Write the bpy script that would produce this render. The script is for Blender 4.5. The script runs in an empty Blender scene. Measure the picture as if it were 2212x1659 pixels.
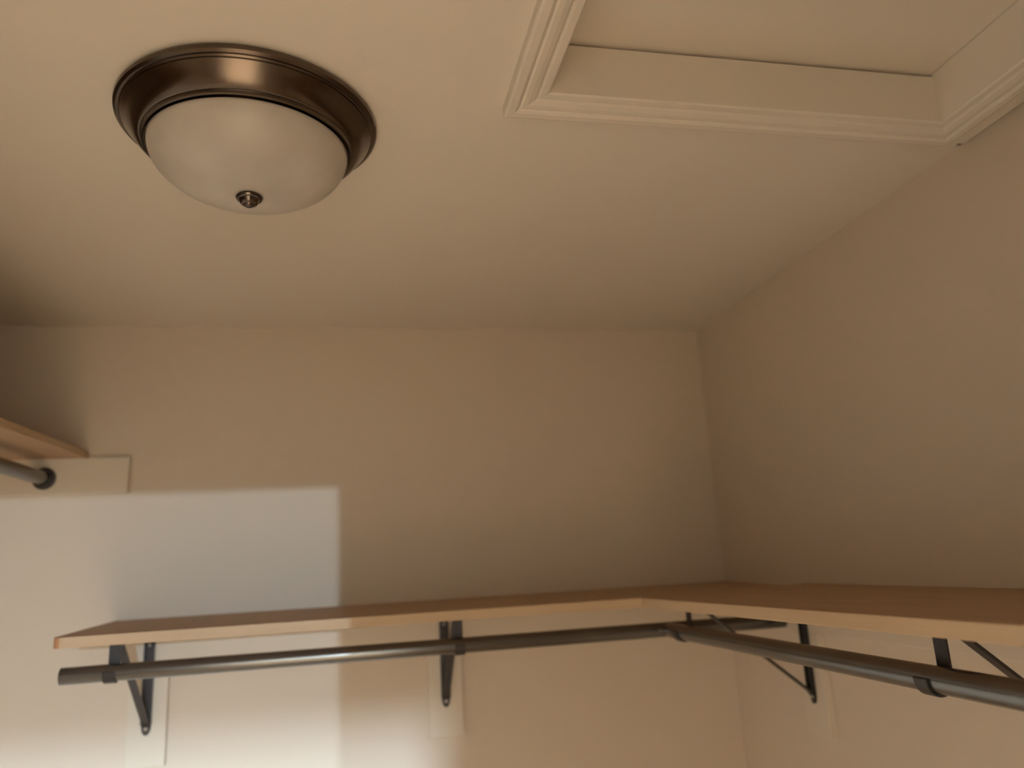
import bpy, bmesh, math, random
from mathutils import Vector, Matrix

random.seed(4)
PI = math.pi
# ------------------------------------------------------------------ layout (metres)
ZC = 1.80                 # eye height of the camera above the floor
CEIL = ZC + .660          # ceiling
XR, XL = 1.031, -1.062    # right / left wall
YB, YF = 2.062, -.40      # back / front (doorway) wall
DX0, DX1, DH = -.61, .15, ZC + .24   # doorway opening

# ------------------------------------------------------------------ camera
sc = bpy.context.scene
C = sc.collection
yaw, pitch, roll = -.2121, .2313, -.0562
cy, sy, cp, sp = math.cos(yaw), math.sin(yaw), math.cos(pitch), math.sin(pitch)
fwd = Vector((-sy*cp, cy*cp, sp)); rgt = Vector((cy, sy, 0)); up = rgt.cross(fwd)
cr, sr = math.cos(roll), math.sin(roll)
r2 = cr*rgt + sr*up; u2 = -sr*rgt + cr*up
cam = bpy.data.cameras.new('camera'); camo = bpy.data.objects.new('camera', cam); C.objects.link(camo)
m = Matrix((r2, u2, -fwd)).transposed().to_4x4(); m.translation = (0, 0, ZC)
camo.matrix_world = m
cam.sensor_width = 36; cam.lens = 1635.3/2212*36; cam.clip_start = .02
cam.dof.use_dof = True; cam.dof.focus_distance = 1.05; cam.dof.aperture_fstop = 2.3
sc.camera = camo

# ------------------------------------------------------------------ world, lamps, exposure
w = bpy.data.worlds.new('world'); sc.world = w; w.use_nodes = True
w.node_tree.nodes['Background'].inputs[0].default_value = (.9, .8, .65, 1)
w.node_tree.nodes['Background'].inputs[1].default_value = .0

def lamp(name, loc, power, col, size):
    l = bpy.data.lights.new(name, 'POINT'); l.energy = power; l.color = col; l.shadow_soft_size = size
    o = bpy.data.objects.new(name, l); C.objects.link(o); o.location = loc; return o
# the lamps of the room beyond the doorway, behind the camera
lamp('lamp_cool', (.33, -2.95, ZC+.26), 290, (.58, .80, .99), .012)
lamp('lamp_high', (.12, -2.0, ZC+.60), 640, (.60, .80, .99), .055)

sc.view_settings.view_transform = 'Standard'
sc.view_settings.look = 'None'
sc.view_settings.exposure = .10
sc.view_settings.gamma = 1
sc.view_settings.use_curve_mapping = False
sc.cycles.max_bounces = 14
sc.cycles.diffuse_bounces = 10
sc.cycles.use_denoising = True

# ------------------------------------------------------------------ materials
def mat(name, col, rough=.6, metal=0., var=None, scale=6., stretch=(1, 1, 1), bump=0., bscale=200., detail=4., spec=.5, coat=0.):
    M = bpy.data.materials.new(name); M.use_nodes = True
    nt = M.node_tree; b = nt.nodes['Principled BSDF']
    b.inputs['Base Color'].default_value = (*col, 1); b.inputs['Roughness'].default_value = rough
    b.inputs['Metallic'].default_value = metal; b.inputs['Specular IOR Level'].default_value = spec
    b.inputs['Coat Weight'].default_value = coat
    tc = nt.nodes.new('ShaderNodeTexCoord'); mp = nt.nodes.new('ShaderNodeMapping')
    nt.links.new(tc.outputs['Object'], mp.inputs[0]); mp.inputs['Scale'].default_value = stretch
    if var:
        n = nt.nodes.new('ShaderNodeTexNoise'); n.inputs['Scale'].default_value = scale; n.inputs['Detail'].default_value = detail
        nt.links.new(mp.outputs[0], n.inputs['Vector'])
        r = nt.nodes.new('ShaderNodeValToRGB'); r.color_ramp.elements[0].position = .3; r.color_ramp.elements[1].position = .7
        r.color_ramp.elements[0].color = (*var, 1); r.color_ramp.elements[1].color = (*col, 1)
        nt.links.new(n.outputs['Fac'], r.inputs[0]); nt.links.new(r.outputs[0], b.inputs['Base Color'])
    if bump:
        n2 = nt.nodes.new('ShaderNodeTexNoise'); n2.inputs['Scale'].default_value = bscale; n2.inputs['Detail'].default_value = 3
        nt.links.new(mp.outputs[0], n2.inputs['Vector'])
        bp = nt.nodes.new('ShaderNodeBump'); bp.inputs['Strength'].default_value = bump; bp.inputs['Distance'].default_value = .001
        nt.links.new(n2.outputs['Fac'], bp.inputs['Height']); nt.links.new(bp.outputs[0], b.inputs['Normal'])
    return M
WALL = mat('tan_wall_paint', (.61, .52, .42), .7, var=(.60, .51, .41), scale=1.5, bump=.25, bscale=160, spec=.3)
CEILM = mat('ceiling_paint', (.69, .63, .545), .85, var=(.68, .62, .535), scale=2, bump=.3, bscale=140, spec=.2)
TRIM = mat('white_trim_paint', (.69, .625, .535), .45, var=(.68, .615, .525), scale=3, bump=.1, bscale=60)
BOARD = mat('cleat_paint', (.615, .54, .44), .5, var=(.60, .525, .425), scale=3, bump=.1, bscale=80)
WOOD = mat('bare_wood', (.52, .375, .24), .55, var=(.455, .315, .19), scale=3.5, stretch=(1, 9, 9), bump=.2, bscale=40, detail=6)
WOODY = mat('bare_wood_lengthwise', (.52, .375, .24), .55, var=(.455, .315, .19), scale=3.5, stretch=(9, 1, 9), bump=.2, bscale=40, detail=6)
WOODDX = mat('wood_face_darker', (.43, .285, .17), .6, var=(.37, .235, .135), scale=3.5, stretch=(1, 9, 9), bump=.2, bscale=40, detail=6)  # the shelf wood in a darker tone, for top and bottom faces
WOODDY = mat('wood_face_darker_lengthwise', (.43, .285, .17), .6, var=(.37, .235, .135), scale=3.5, stretch=(9, 1, 9), bump=.2, bscale=40, detail=6)
WOODE = mat('wood_end_grain', (.50, .25, .13), .7, var=(.40, .19, .09), scale=30, bump=.3, bscale=120)
ROD = mat('dark_steel_tube', (.175, .168, .16), .21, .82, var=(.155, .148, .14), scale=12, bump=.05)
IRON = mat('dark_bronze_steel', (.035, .03, .03), .42, .5, var=(.05, .043, .042), scale=20, bump=.1)
SCREW = mat('screw_steel', (.45, .42, .38), .35, .9, bump=.1, var=(.3, .28, .25), scale=60)
BRONZE = mat('brushed_bronze', (.15, .116, .090), .24, 1., var=(.13, .10, .078), scale=8, bump=.04, bscale=300)
GLASS = mat('alabaster_glass', (.55, .505, .45), .40, var=(.43, .39, .34), scale=9, detail=5, spec=.3)
FLOOR = mat('floor_carpet', (.66, .455, .285), .95, var=(.62, .42, .26), scale=60, bump=.8, bscale=400)
HALLP = mat('hall_paint', (.55, .475, .385), .8, var=(.54, .465, .375), scale=2, bump=.2)

# ------------------------------------------------------------------ helpers
def obj(name, bm, material, parent=None, smooth=False):
    bmesh.ops.recalc_face_normals(bm, faces=bm.faces)
    me = bpy.data.meshes.new(name); bm.to_mesh(me); bm.free()
    mats = material if isinstance(material, (list, tuple)) else [material]
    for q in mats: me.materials.append(q)
    if smooth:
        for p in me.polygons: p.use_smooth = True
        try: me.set_sharp_from_angle(angle=math.radians(38))
        except Exception: pass
    o = bpy.data.objects.new(name, me); C.objects.link(o)
    if parent: o.parent = parent
    return o
def tag(o, label=None, cat=None, group=None, kind=None):
    for k, v in (('label', label), ('category', cat), ('group', group), ('kind', kind)):
        if v: o[k] = v
    return o
def thing(name, label, cat, loc=(0, 0, 0), rz=0, group=None):
    o = bpy.data.objects.new(name, None); C.objects.link(o); o.location = loc; o.rotation_euler = (0, 0, rz)
    o.empty_display_size = .05
    return tag(o, label, cat, group)
def struct(name, bm, m_, parent=None):
    return tag(obj(name, bm, m_, parent), kind='structure')
def bx(bm, x0, x1, y0, y1, z0, z1, bev=0):
    vs = [bm.verts.new(p) for p in ((x0,y0,z0),(x1,y0,z0),(x1,y1,z0),(x0,y1,z0),(x0,y0,z1),(x1,y0,z1),(x1,y1,z1),(x0,y1,z1))]
    fs = [bm.faces.new([vs[i] for i in q]) for q in ((3,2,1,0),(4,5,6,7),(0,1,5,4),(1,2,6,5),(2,3,7,6),(3,0,4,7))]
    if bev:
        es = list({e for f in fs for e in f.edges})
        bmesh.ops.bevel(bm, geom=es, offset=bev, segments=2, profile=.5, affect='EDGES')
    return bm
def box(*a, bev=0): return bx(bmesh.new(), *a, bev=bev)
def lathe(prof, n=96, bm=None, o=(0, 0, 0)):
    """prof: list of (r, z); closed at r=0 ends"""
    bm = bm or bmesh.new(); rings = []
    for r, z in prof:
        if r < 1e-6: rings.append([bm.verts.new((o[0], o[1], o[2]+z))])
        else: rings.append([bm.verts.new((o[0]+r*math.cos(2*PI*k/n), o[1]+r*math.sin(2*PI*k/n), o[2]+z)) for k in range(n)])
    for a, b in zip(rings, rings[1:]):
        for k in range(n):
            q = [a[k % len(a)], a[(k+1) % len(a)], b[(k+1) % len(b)], b[k % len(b)]]
            u = []
            for v in q:
                if v not in u: u.append(v)
            if len(u) > 2: bm.faces.new(u)
    return bm
def tube(p0, p1, r, wall=.0016, n=40):
    """hollow tube with open ends"""
    p0, p1 = Vector(p0), Vector(p1); L = (p1-p0).length
    prof = [(r, 0), (r, L), (r-wall, L), (r-wall, 0), (r, 0)]
    bm = lathe(prof, n); bmesh.ops.remove_doubles(bm, verts=bm.verts, dist=1e-6)
    q = Vector((0, 0, 1)).rotation_difference((p1-p0).normalized())
    bm.transform(Matrix.Translation(p0) @ q.to_matrix().to_4x4()); return bm
def strap(path, width, th, bm=None):
    """flat strap following a path of (u, w) points in the bracket's plane; width across"""
    bm = bm or bmesh.new(); n = len(path); P = [Vector(p) for p in path]; rings = []
    for i in range(n):
        t = (P[min(i+1, n-1)] - P[max(i-1, 0)]).normalized(); nn = Vector((-t.y, t.x))*th/2
        wd = (width[i] if isinstance(width, (list, tuple)) else width)/2
        rings.append([bm.verts.new((s*wd, -(P[i].x+q*nn.x), P[i].y+q*nn.y)) for s, q in ((-1,-1),(1,-1),(1,1),(-1,1))])
    for a, b in zip(rings, rings[1:]):
        for k in range(4): bm.faces.new((a[k], a[(k+1) % 4], b[(k+1) % 4], b[k]))
    bm.faces.new(rings[0][::-1]); bm.faces.new(rings[-1]); return bm
def extrude_profile(prof, p0, p1, cut0, cut1, out, upv):
    """moulding: prof is a list of (across, height); runs p0->p1; cut = d(along)/d(across) for mitres"""
    p0, p1, out, upv = Vector(p0), Vector(p1), Vector(out), Vector(upv); t = (p1-p0).normalized()
    bm = bmesh.new(); A = []; B = []
    for a, hgt in prof:
        A.append(bm.verts.new(p0 + out*a + upv*hgt + t*(cut0*a))); B.append(bm.verts.new(p1 + out*a + upv*hgt + t*(cut1*a)))
    n = len(prof)
    for k in range(n): bm.faces.new((A[k], A[(k+1) % n], B[(k+1) % n], B[k]))
    bm.faces.new(A[::-1]); bm.faces.new(B); return bm

# ------------------------------------------------------------------ room shell
HX0, HX1, HY0, HY1 = .278, .928, .36, .922       # attic opening in the ceiling
T = .12
struct('floor', box(XL-T, XR+T, YF, YB+T, -.1, 0), FLOOR)
b = bmesh.new()                                   # ceiling with the opening cut out of it
g = .017
bx(b, XL-T, HX0-g, YF-T, YB+T, CEIL, CEIL+.07); bx(b, HX1+g, XR+T, YF-T, HY0-.06, CEIL, CEIL+.07); bx(b, HX1+g, XR+T, .999, YB+T, CEIL, CEIL+.07)
bx(b, HX1+g, XR-.008, HY0-.06, .999, CEIL, CEIL+.07)      # the ceiling board stops short of the wall beside the hatch
bx(b, HX0-g, HX1+g, YF-T, HY0-g, CEIL, CEIL+.07); bx(b, HX0-g, HX1+g, HY1+g, YB+T, CEIL, CEIL+.07)
struct('ceiling', b, CEILM)
struct('wall_back', box(XL, XR, YB, YB+T, 0, CEIL), WALL)
struct('wall_right', box(XR, XR+T, YF-T, YB+T, 0, CEIL), WALL)
struct('wall_left', box(XL-T, XL, YF-T, YB+T, 0, CEIL), WALL)
b = bmesh.new()
bx(b, XL, DX0, YF-T, YF, 0, CEIL); bx(b, DX1, XR, YF-T, YF, 0, CEIL); bx(b, DX0, DX1, YF-T, YF, DH, CEIL)
struct('wall_front', b, WALL)
for nm, a in (('baseboard_back', (XL, XR, YB-.014, YB, 0, .1)), ('baseboard_right', (XR-.014, XR, YF, YB-.014, 0, .1)), ('baseboard_left', (XL, XL+.014, YF, YB-.014, 0, .1))):
    struct(nm, box(*a, bev=.003), TRIM)
b = bmesh.new()                                   # casing round the doorway, closet side
bx(b, DX0-.06, DX0, YF, YF+.015, 0, DH+.06); bx(b, DX1, DX1+.06, YF, YF+.015, 0, DH+.06); bx(b, DX0, DX1, YF, YF+.015, DH, DH+.06)
struct('trim_1', b, TRIM)
# the room beyond the doorway
RX0, RX1, RY0 = -1.7, 1.6, -3.9
struct('floor_hall', box(RX0-T, RX1+T, RY0-T, YF, -.1, 0), FLOOR)
struct('ceiling_hall', box(RX0-T, RX1+T, RY0-T, YF-T, CEIL, CEIL+.07), CEILM)
struct('wall_hall_left', box(RX0-T, RX0, RY0-T, YF-T, 0, CEIL), HALLP)
struct('wall_hall_right', box(RX1, RX1+T, RY0-T, YF-T, 0, CEIL), HALLP)
struct('wall_hall_back', box(RX0, RX1, RY0-T, RY0, 0, CEIL), HALLP)
b = bmesh.new(); bx(b, RX0, XL-T, YF-T, YF-T+.1, 0, CEIL); bx(b, XR+T, RX1, YF-T, YF-T+.1, 0, CEIL)
struct('wall_hall_front', b, HALLP)

# ------------------------------------------------------------------ attic hatch in the ceiling
hatch = thing('attic_hatch', 'white attic access hatch with moulded casing, recessed into the ceiling beside the right wall', 'hatch', (HX0, HY1, CEIL))
def hp(name, bm, m_, label=None):
    bm.transform(Matrix.Translation((-HX0, -HY1, -CEIL))); return tag(obj(name, bm, m_, hatch), label)
PT = CEIL+.078                                    # underside of the loose panel
lt = .015                                         # liner boards stand inside the rough opening
hp('liner_board', box(HX0, HX1, HY1, HY1+lt, CEIL, PT-.006), TRIM)
hp('liner_board', box(HX0, HX1, HY0-lt, HY0, CEIL, PT-.001), TRIM)
hp('liner_board', box(HX0-lt, HX0, HY0-lt, HY1+lt, CEIL, PT-.001), TRIM)
hp('liner_board', box(HX1, HX1+lt, HY0-lt, HY1+lt, CEIL, PT-.001), TRIM)
b = bmesh.new()                                   # panel, lying a little crooked and slightly bowed at the back edge
bx(b, HX0-.02, HX1+.02, HY0-.02, HY1+.022, PT, PT+.012)
hp('hatch_panel', b, TRIM)
# colonial casing profile: (distance out from the opening, drop below the ceiling)
CP = [(0, 0), (0, .0085), (.003, .011), (.012, .0115), (.0135, .0095), (.016, .0095), (.020, .0125), (.027, .0145), (.034, .0150),
      (.0375, .0135), (.0395, .0155), (.043, .0175), (.053, .0178), (.0565, .0165), (.0575, .013), (.0575, 0)]
W = .0575
D = (0, 0, -1)
hp('casing', extrude_profile(CP, (HX0, HY1, CEIL), (HX1, HY1, CEIL), -1, 1, (0, 1, 0), D), TRIM)
hp('casing', extrude_profile(CP, (HX0, HY0, CEIL), (HX0, HY1, CEIL), -1, 1, (-1, 0, 0), D), TRIM)
hp('casing', extrude_profile(CP, (HX1, HY0, CEIL), (HX1, HY1, CEIL), -1, 1, (1, 0, 0), D), TRIM)
hp('casing', extrude_profile(CP, (HX0, HY0, CEIL), (HX1, HY0, CEIL), -1, 1, (0, -1, 0), D), TRIM)
hp('filler_strip', box(HX1+W, XR-.010, HY0-W, HY1+W, CEIL-.008, CEIL), TRIM, 'flat filler strip between the casing and the wall')

# ------------------------------------------------------------------ ceiling light
FX, FY = -.147, 1.062
lf = thing('ceiling_light', 'round flush ceiling light with a bronze rim and a clouded glass bowl, switched off', 'ceiling light', (FX, FY, CEIL))
prof = [(0, 0), (.172, 0), (.1815, -.002), (.184, -.006), (.1835, -.0105), (.180, -.0135), (.1765, -.0135), (.1745, -.0155),
        (.1745, -.018), (.1715, -.0215)]
for k in range(1, 13):                            # the broad cove of the rim
    t = k/12.; prof.append((.1715 - .0235*t**.9 , -.0215 - .023*math.sin(t*PI/2)))
prof += [(.1470, -.0468), (.1465, -.0492), (.1448, -.0498), (.1440, -.0480), (.1428, -.0488), (.1422, -.0515), (.1428, -.0530), (.1415, -.0525), (.1410, -.046), (.141, -.02), (0, -.02)]
obj('rim', lathe(prof, 160), BRONZE, lf, True)
bowl = []
BZ0, BZ1, BR = -.048, -.120, .1405
for k in range(0, 25):
    a = PI/2*k/24.; bowl.append((BR*math.cos(a)**.88 if k < 24 else 0, BZ0 + (BZ1-BZ0)*math.sin(a)))
bowl = [(BR, -.040)] + bowl
tag(obj('glass_bowl', lathe(bowl, 128), GLASS, lf, True), 'clouded alabaster glass bowl')
fin = [(0, BZ1+.004), (.010, BZ1+.003), (.0175, BZ1-.0005), (.0188, BZ1-.003), (.0175, BZ1-.0055), (.0145, BZ1-.0063), (.0135, BZ1-.0080),
       (.0132, BZ1-.0100), (.0112, BZ1-.0125), (.0078, BZ1-.0135), (.0070, BZ1-.0150), (.0050, BZ1-.0165), (0, BZ1-.0172)]
tag(obj('finial', lathe(fin, 48), BRONZE, lf, True), 'small stepped bronze finial')

# ------------------------------------------------------------------ shelves
ST = ZC-.084; SB = ST-.020; SD = .410
def board(name, x0, x1, y0, y1, z0, z1, dropf, m_, nseg=12, bev=.0015, round_corner=None):
    """a plank; dropf(x, y) lowers its surface where it sags"""
    bm = bmesh.new(); bx(bm, x0, x1, y0, y1, z0, z1, bev)
    bm.verts.ensure_lookup_table()
    if round_corner:
        es = [e for e in bm.edges if all((v.co.xy-Vector(round_corner)).length < .004 for v in e.verts) and abs(e.verts[0].co.z-e.verts[1].co.z) > .01]
        bmesh.ops.bevel(bm, geom=es, offset=.02, segments=6, profile=.5, affect='EDGES')
    ax = 0 if (x1-x0) > (y1-y0) else 1
    lo, hi = (x0, x1) if ax == 0 else (y0, y1)
    for k in range(1, nseg):
        c = lo+(hi-lo)*k/nseg; co = [0, 0, 0]; co[ax] = c; no = [0, 0, 0]; no[ax] = 1
        bmesh.ops.bisect_plane(bm, geom=bm.verts[:]+bm.edges[:]+bm.faces[:], plane_co=co, plane_no=no)
    for v in bm.verts: v.co.z -= dropf(v.co.x, v.co.y)
    bm.normal_update()
    for f in bm.faces:                            # sawn ends show end grain
        if abs(f.normal[ax]) > .35 and abs(f.normal.z) < .5: f.material_index = 1
        if abs(f.normal.z) > .9: f.material_index = 2  # top and underside take the darker wood tone
    o = obj(name, bm, [m_, WOODE, WOODDX if ax == 0 else WOODDY]); return o
XE = -.565
s1 = board('shelf', XE, XR, YB-SD, YB, SB, ST, lambda x, y: .008*(YB-y)/SD, WOOD, bev=0, round_corner=(XE, YB-SD))
tag(s1, 'bare wood shelf along the back wall, its left end open', 'shelf')
s2 = board('shelf', XR-SD, XR, YF+.05, YB-SD-.0005, SB, ST, lambda x, y: .008*(XR-x)/SD*max(0, min(1, (y-.6)/1.0)), WOODY)
tag(s2, 'bare wood shelf along the right wall, meeting the back shelf in the corner', 'shelf')
UB = ZC+.311; UD = .41
s3 = board('shelf', XL, XL+UD, YF+.05, YB, UB, UB+.018, lambda x, y: .001+.018*min(.6, YB-y)*(x-XL)/UD, WOODY)
tag(s3, 'higher wood shelf at the left edge, seen from below', 'shelf')

# ------------------------------------------------------------------ wall cleats and mounting boards
CT = .019; CH = .089
def cleat(label, *a):
    o = obj('wall_cleat', box(*a, bev=.0012), BOARD); return tag(o, label, 'cleat')
cleat('painted cleat board on the back wall under the low shelf', XE+.01, XR-CT, YB-CT, YB, SB-CH, SB)
cleat('painted cleat board on the right wall under the low shelf', XR-CT, XR, YF+.06, YB, SB-CH, SB)
cleat('short painted cleat board on the back wall holding the rod socket at the left', XL+CT, -.552, YB-CT, YB, UB-CH, UB)
cleat('painted cleat board on the left wall under the high shelf', XL, XL+CT, YF+.06, YB, UB-CH, UB)
BXS = (-.480, .2235); BYS = (1.655, .888)
BB = ZC-.415
def mboard(label, *a):
    o = obj('mounting_board', box(*a, bev=.0012), BOARD); return tag(o, label, 'board', 'mounting boards behind the brackets')
lab = ('upright painted board behind the leftmost bracket of the back shelf', 'upright painted board behind the middle bracket of the back shelf')
for x, l in zip(BXS, lab): mboard(l, x-.0435, x+.0435, YB-CT, YB, BB, SB-CH-.0008)
lab = ('upright painted board on the right wall behind the bracket nearest the corner', 'upright painted board on the right wall behind the bracket nearest the frame edge')
for y, l in zip(BYS, lab): mboard(l, XR-CT, XR, y-.0435, y+.0435, BB, SB-CH-.0008)

# ------------------------------------------------------------------ shelf and rod brackets
RS = .320 - CT            # rod centre out from the face of the boards
RZ = ZC-.171 - SB         # rod centre below the shelf (negative)
RR = .0167
def make_bracket(label):
    """origin: face of the board, at the underside of the shelf; arm points along local -y"""
    t = thing('shelf_bracket', label, 'bracket', (0, 0, 0), 0, 'dark steel shelf and rod brackets')
    g = -.0012
    SW = .021
    # wall strap: shallow channel with rounded foot
    pts = [(.002, -.004 + g), (.002, -.225), (.002, -.232), (.002, -.238), (.002, -.241)]
    b = strap(pts, [SW, SW, SW*.86, SW*.6, SW*.3], .004)
    for s in (-1, 1): bx(b, s*SW/2-.0012, s*SW/2+.0012, -.010, -.001, -.218, -.006)
    obj('wall_strap', b, IRON, t)
    # arm under the shelf: channel, deep near the wall end and front
    b = strap([(.001, g-.0015), (.2915, g-.004)], SW, .003)
    for s in (-1, 1):
        q = [b.verts.new((s*SW/2+e, -u, z)) for e in (-.0011, .0011) for u, z in ((.003, g-.002), (.2905, g-.004), (.2905, g-.009), (.26, g-.011), (.003, g-.014))]
        a, c = q[:5], q[5:]
        b.faces.new(a); b.faces.new(c[::-1])
        for k in range(5): b.faces.new((a[k], a[(k+1) % 5], c[(k+1) % 5], c[k]))
    obj('shelf_arm', b, IRON, t)
    # diagonal brace with a flat tab at the top
    b = strap([(.006, -.222), (.010, -.214), (.248, -.020), (.256, -.0165), (.284, -.0125)], [.013, .016, .016, .017, .018], .0045)
    obj('brace', b, IRON, t)
    # hook that carries the rod
    rr = RR+.0022
    path = [(RS-rr, g-.004), (RS-rr, RZ)]
    for k in range(1, 15):
        a = PI + (PI*1.0)*k/14.
        path.append((RS+rr*math.cos(a), RZ+rr*math.sin(a)))
    path.append((RS+rr+.0015, RZ+.003))
    b = strap(path, .0225, .0030)
    obj('rod_hook', b, IRON, t)
    for z in (-.040, -.226):
        b = lathe([(0, .0022), (.0030, .0020), (.0046, 0), (.0046, -.0015), (0, -.0015)], 16)
        b.transform(Matrix.Translation((0, -.0058, z)) @ Matrix.Rotation(PI/2, 4, 'X'))
        obj('screw', b, SCREW, t, True)
    return t
def copy_tree(o, parent=None):
    c = o.copy(); C.objects.link(c)
    if parent: c.parent = parent
    for ch in list(o.children): copy_tree(ch, c)
    return c
br = make_bracket('dark steel bracket under the back shelf near its open left end')
br.location = (BXS[0], YB-CT, SB)
b2 = copy_tree(br); b2.location = (BXS[1], YB-CT, SB); b2['label'] = 'dark steel bracket under the middle of the back shelf'
b3 = copy_tree(br); b3.location = (XR-CT, BYS[0], SB); b3.rotation_euler = (0, 0, -PI/2); b3['label'] = 'dark steel bracket on the right wall nearest the corner, seen side on'
b4 = copy_tree(br); b4.location = (XR-CT, BYS[1], SB); b4.rotation_euler = (0, 0, -PI/2); b4['label'] = 'dark steel bracket on the right wall at the right edge of the picture'

# ------------------------------------------------------------------ closet rods
ry = YB-.320; rx = XR-.320; rz = ZC-.171
r1 = obj('closet_rod', tube((-.572, ry, rz), (XR-CT-.001, ry, rz), RR), ROD, None, True)
tag(r1, 'dark metal closet rod under the back shelf, its left end open', 'closet rod', 'dark metal closet rods')
r2_ = obj('closet_rod', tube((rx, YF+.10, rz), (rx, ry-RR-.001, rz), RR), ROD, None, True)
tag(r2_, 'dark metal closet rod under the right shelf, large towards the camera', 'closet rod', 'dark metal closet rods')
# upper left rod in its socket
LX, LZ = -.742, ZC+.262
r3 = thing('closet_rod', 'dark metal closet rod ending in a round socket under the high left shelf', 'closet rod', (LX, YB-CT, LZ), 0, 'dark metal closet rods')
obj('tube', tube((0, -1.95, 0), (0, -.004, 0), RR), ROD, r3, True)
b = lathe([(0, 0), (.027, 0), (.027, .003), (.0215, .0045), (.0205, .016), (.0185, .0165), (.0180, .004), (0, .004)], 48)
b.transform(Matrix.Rotation(PI/2, 4, 'X'))
tag(obj('rod_socket', b, IRON, r3, True), 'dark round rod socket screwed to the cleat')
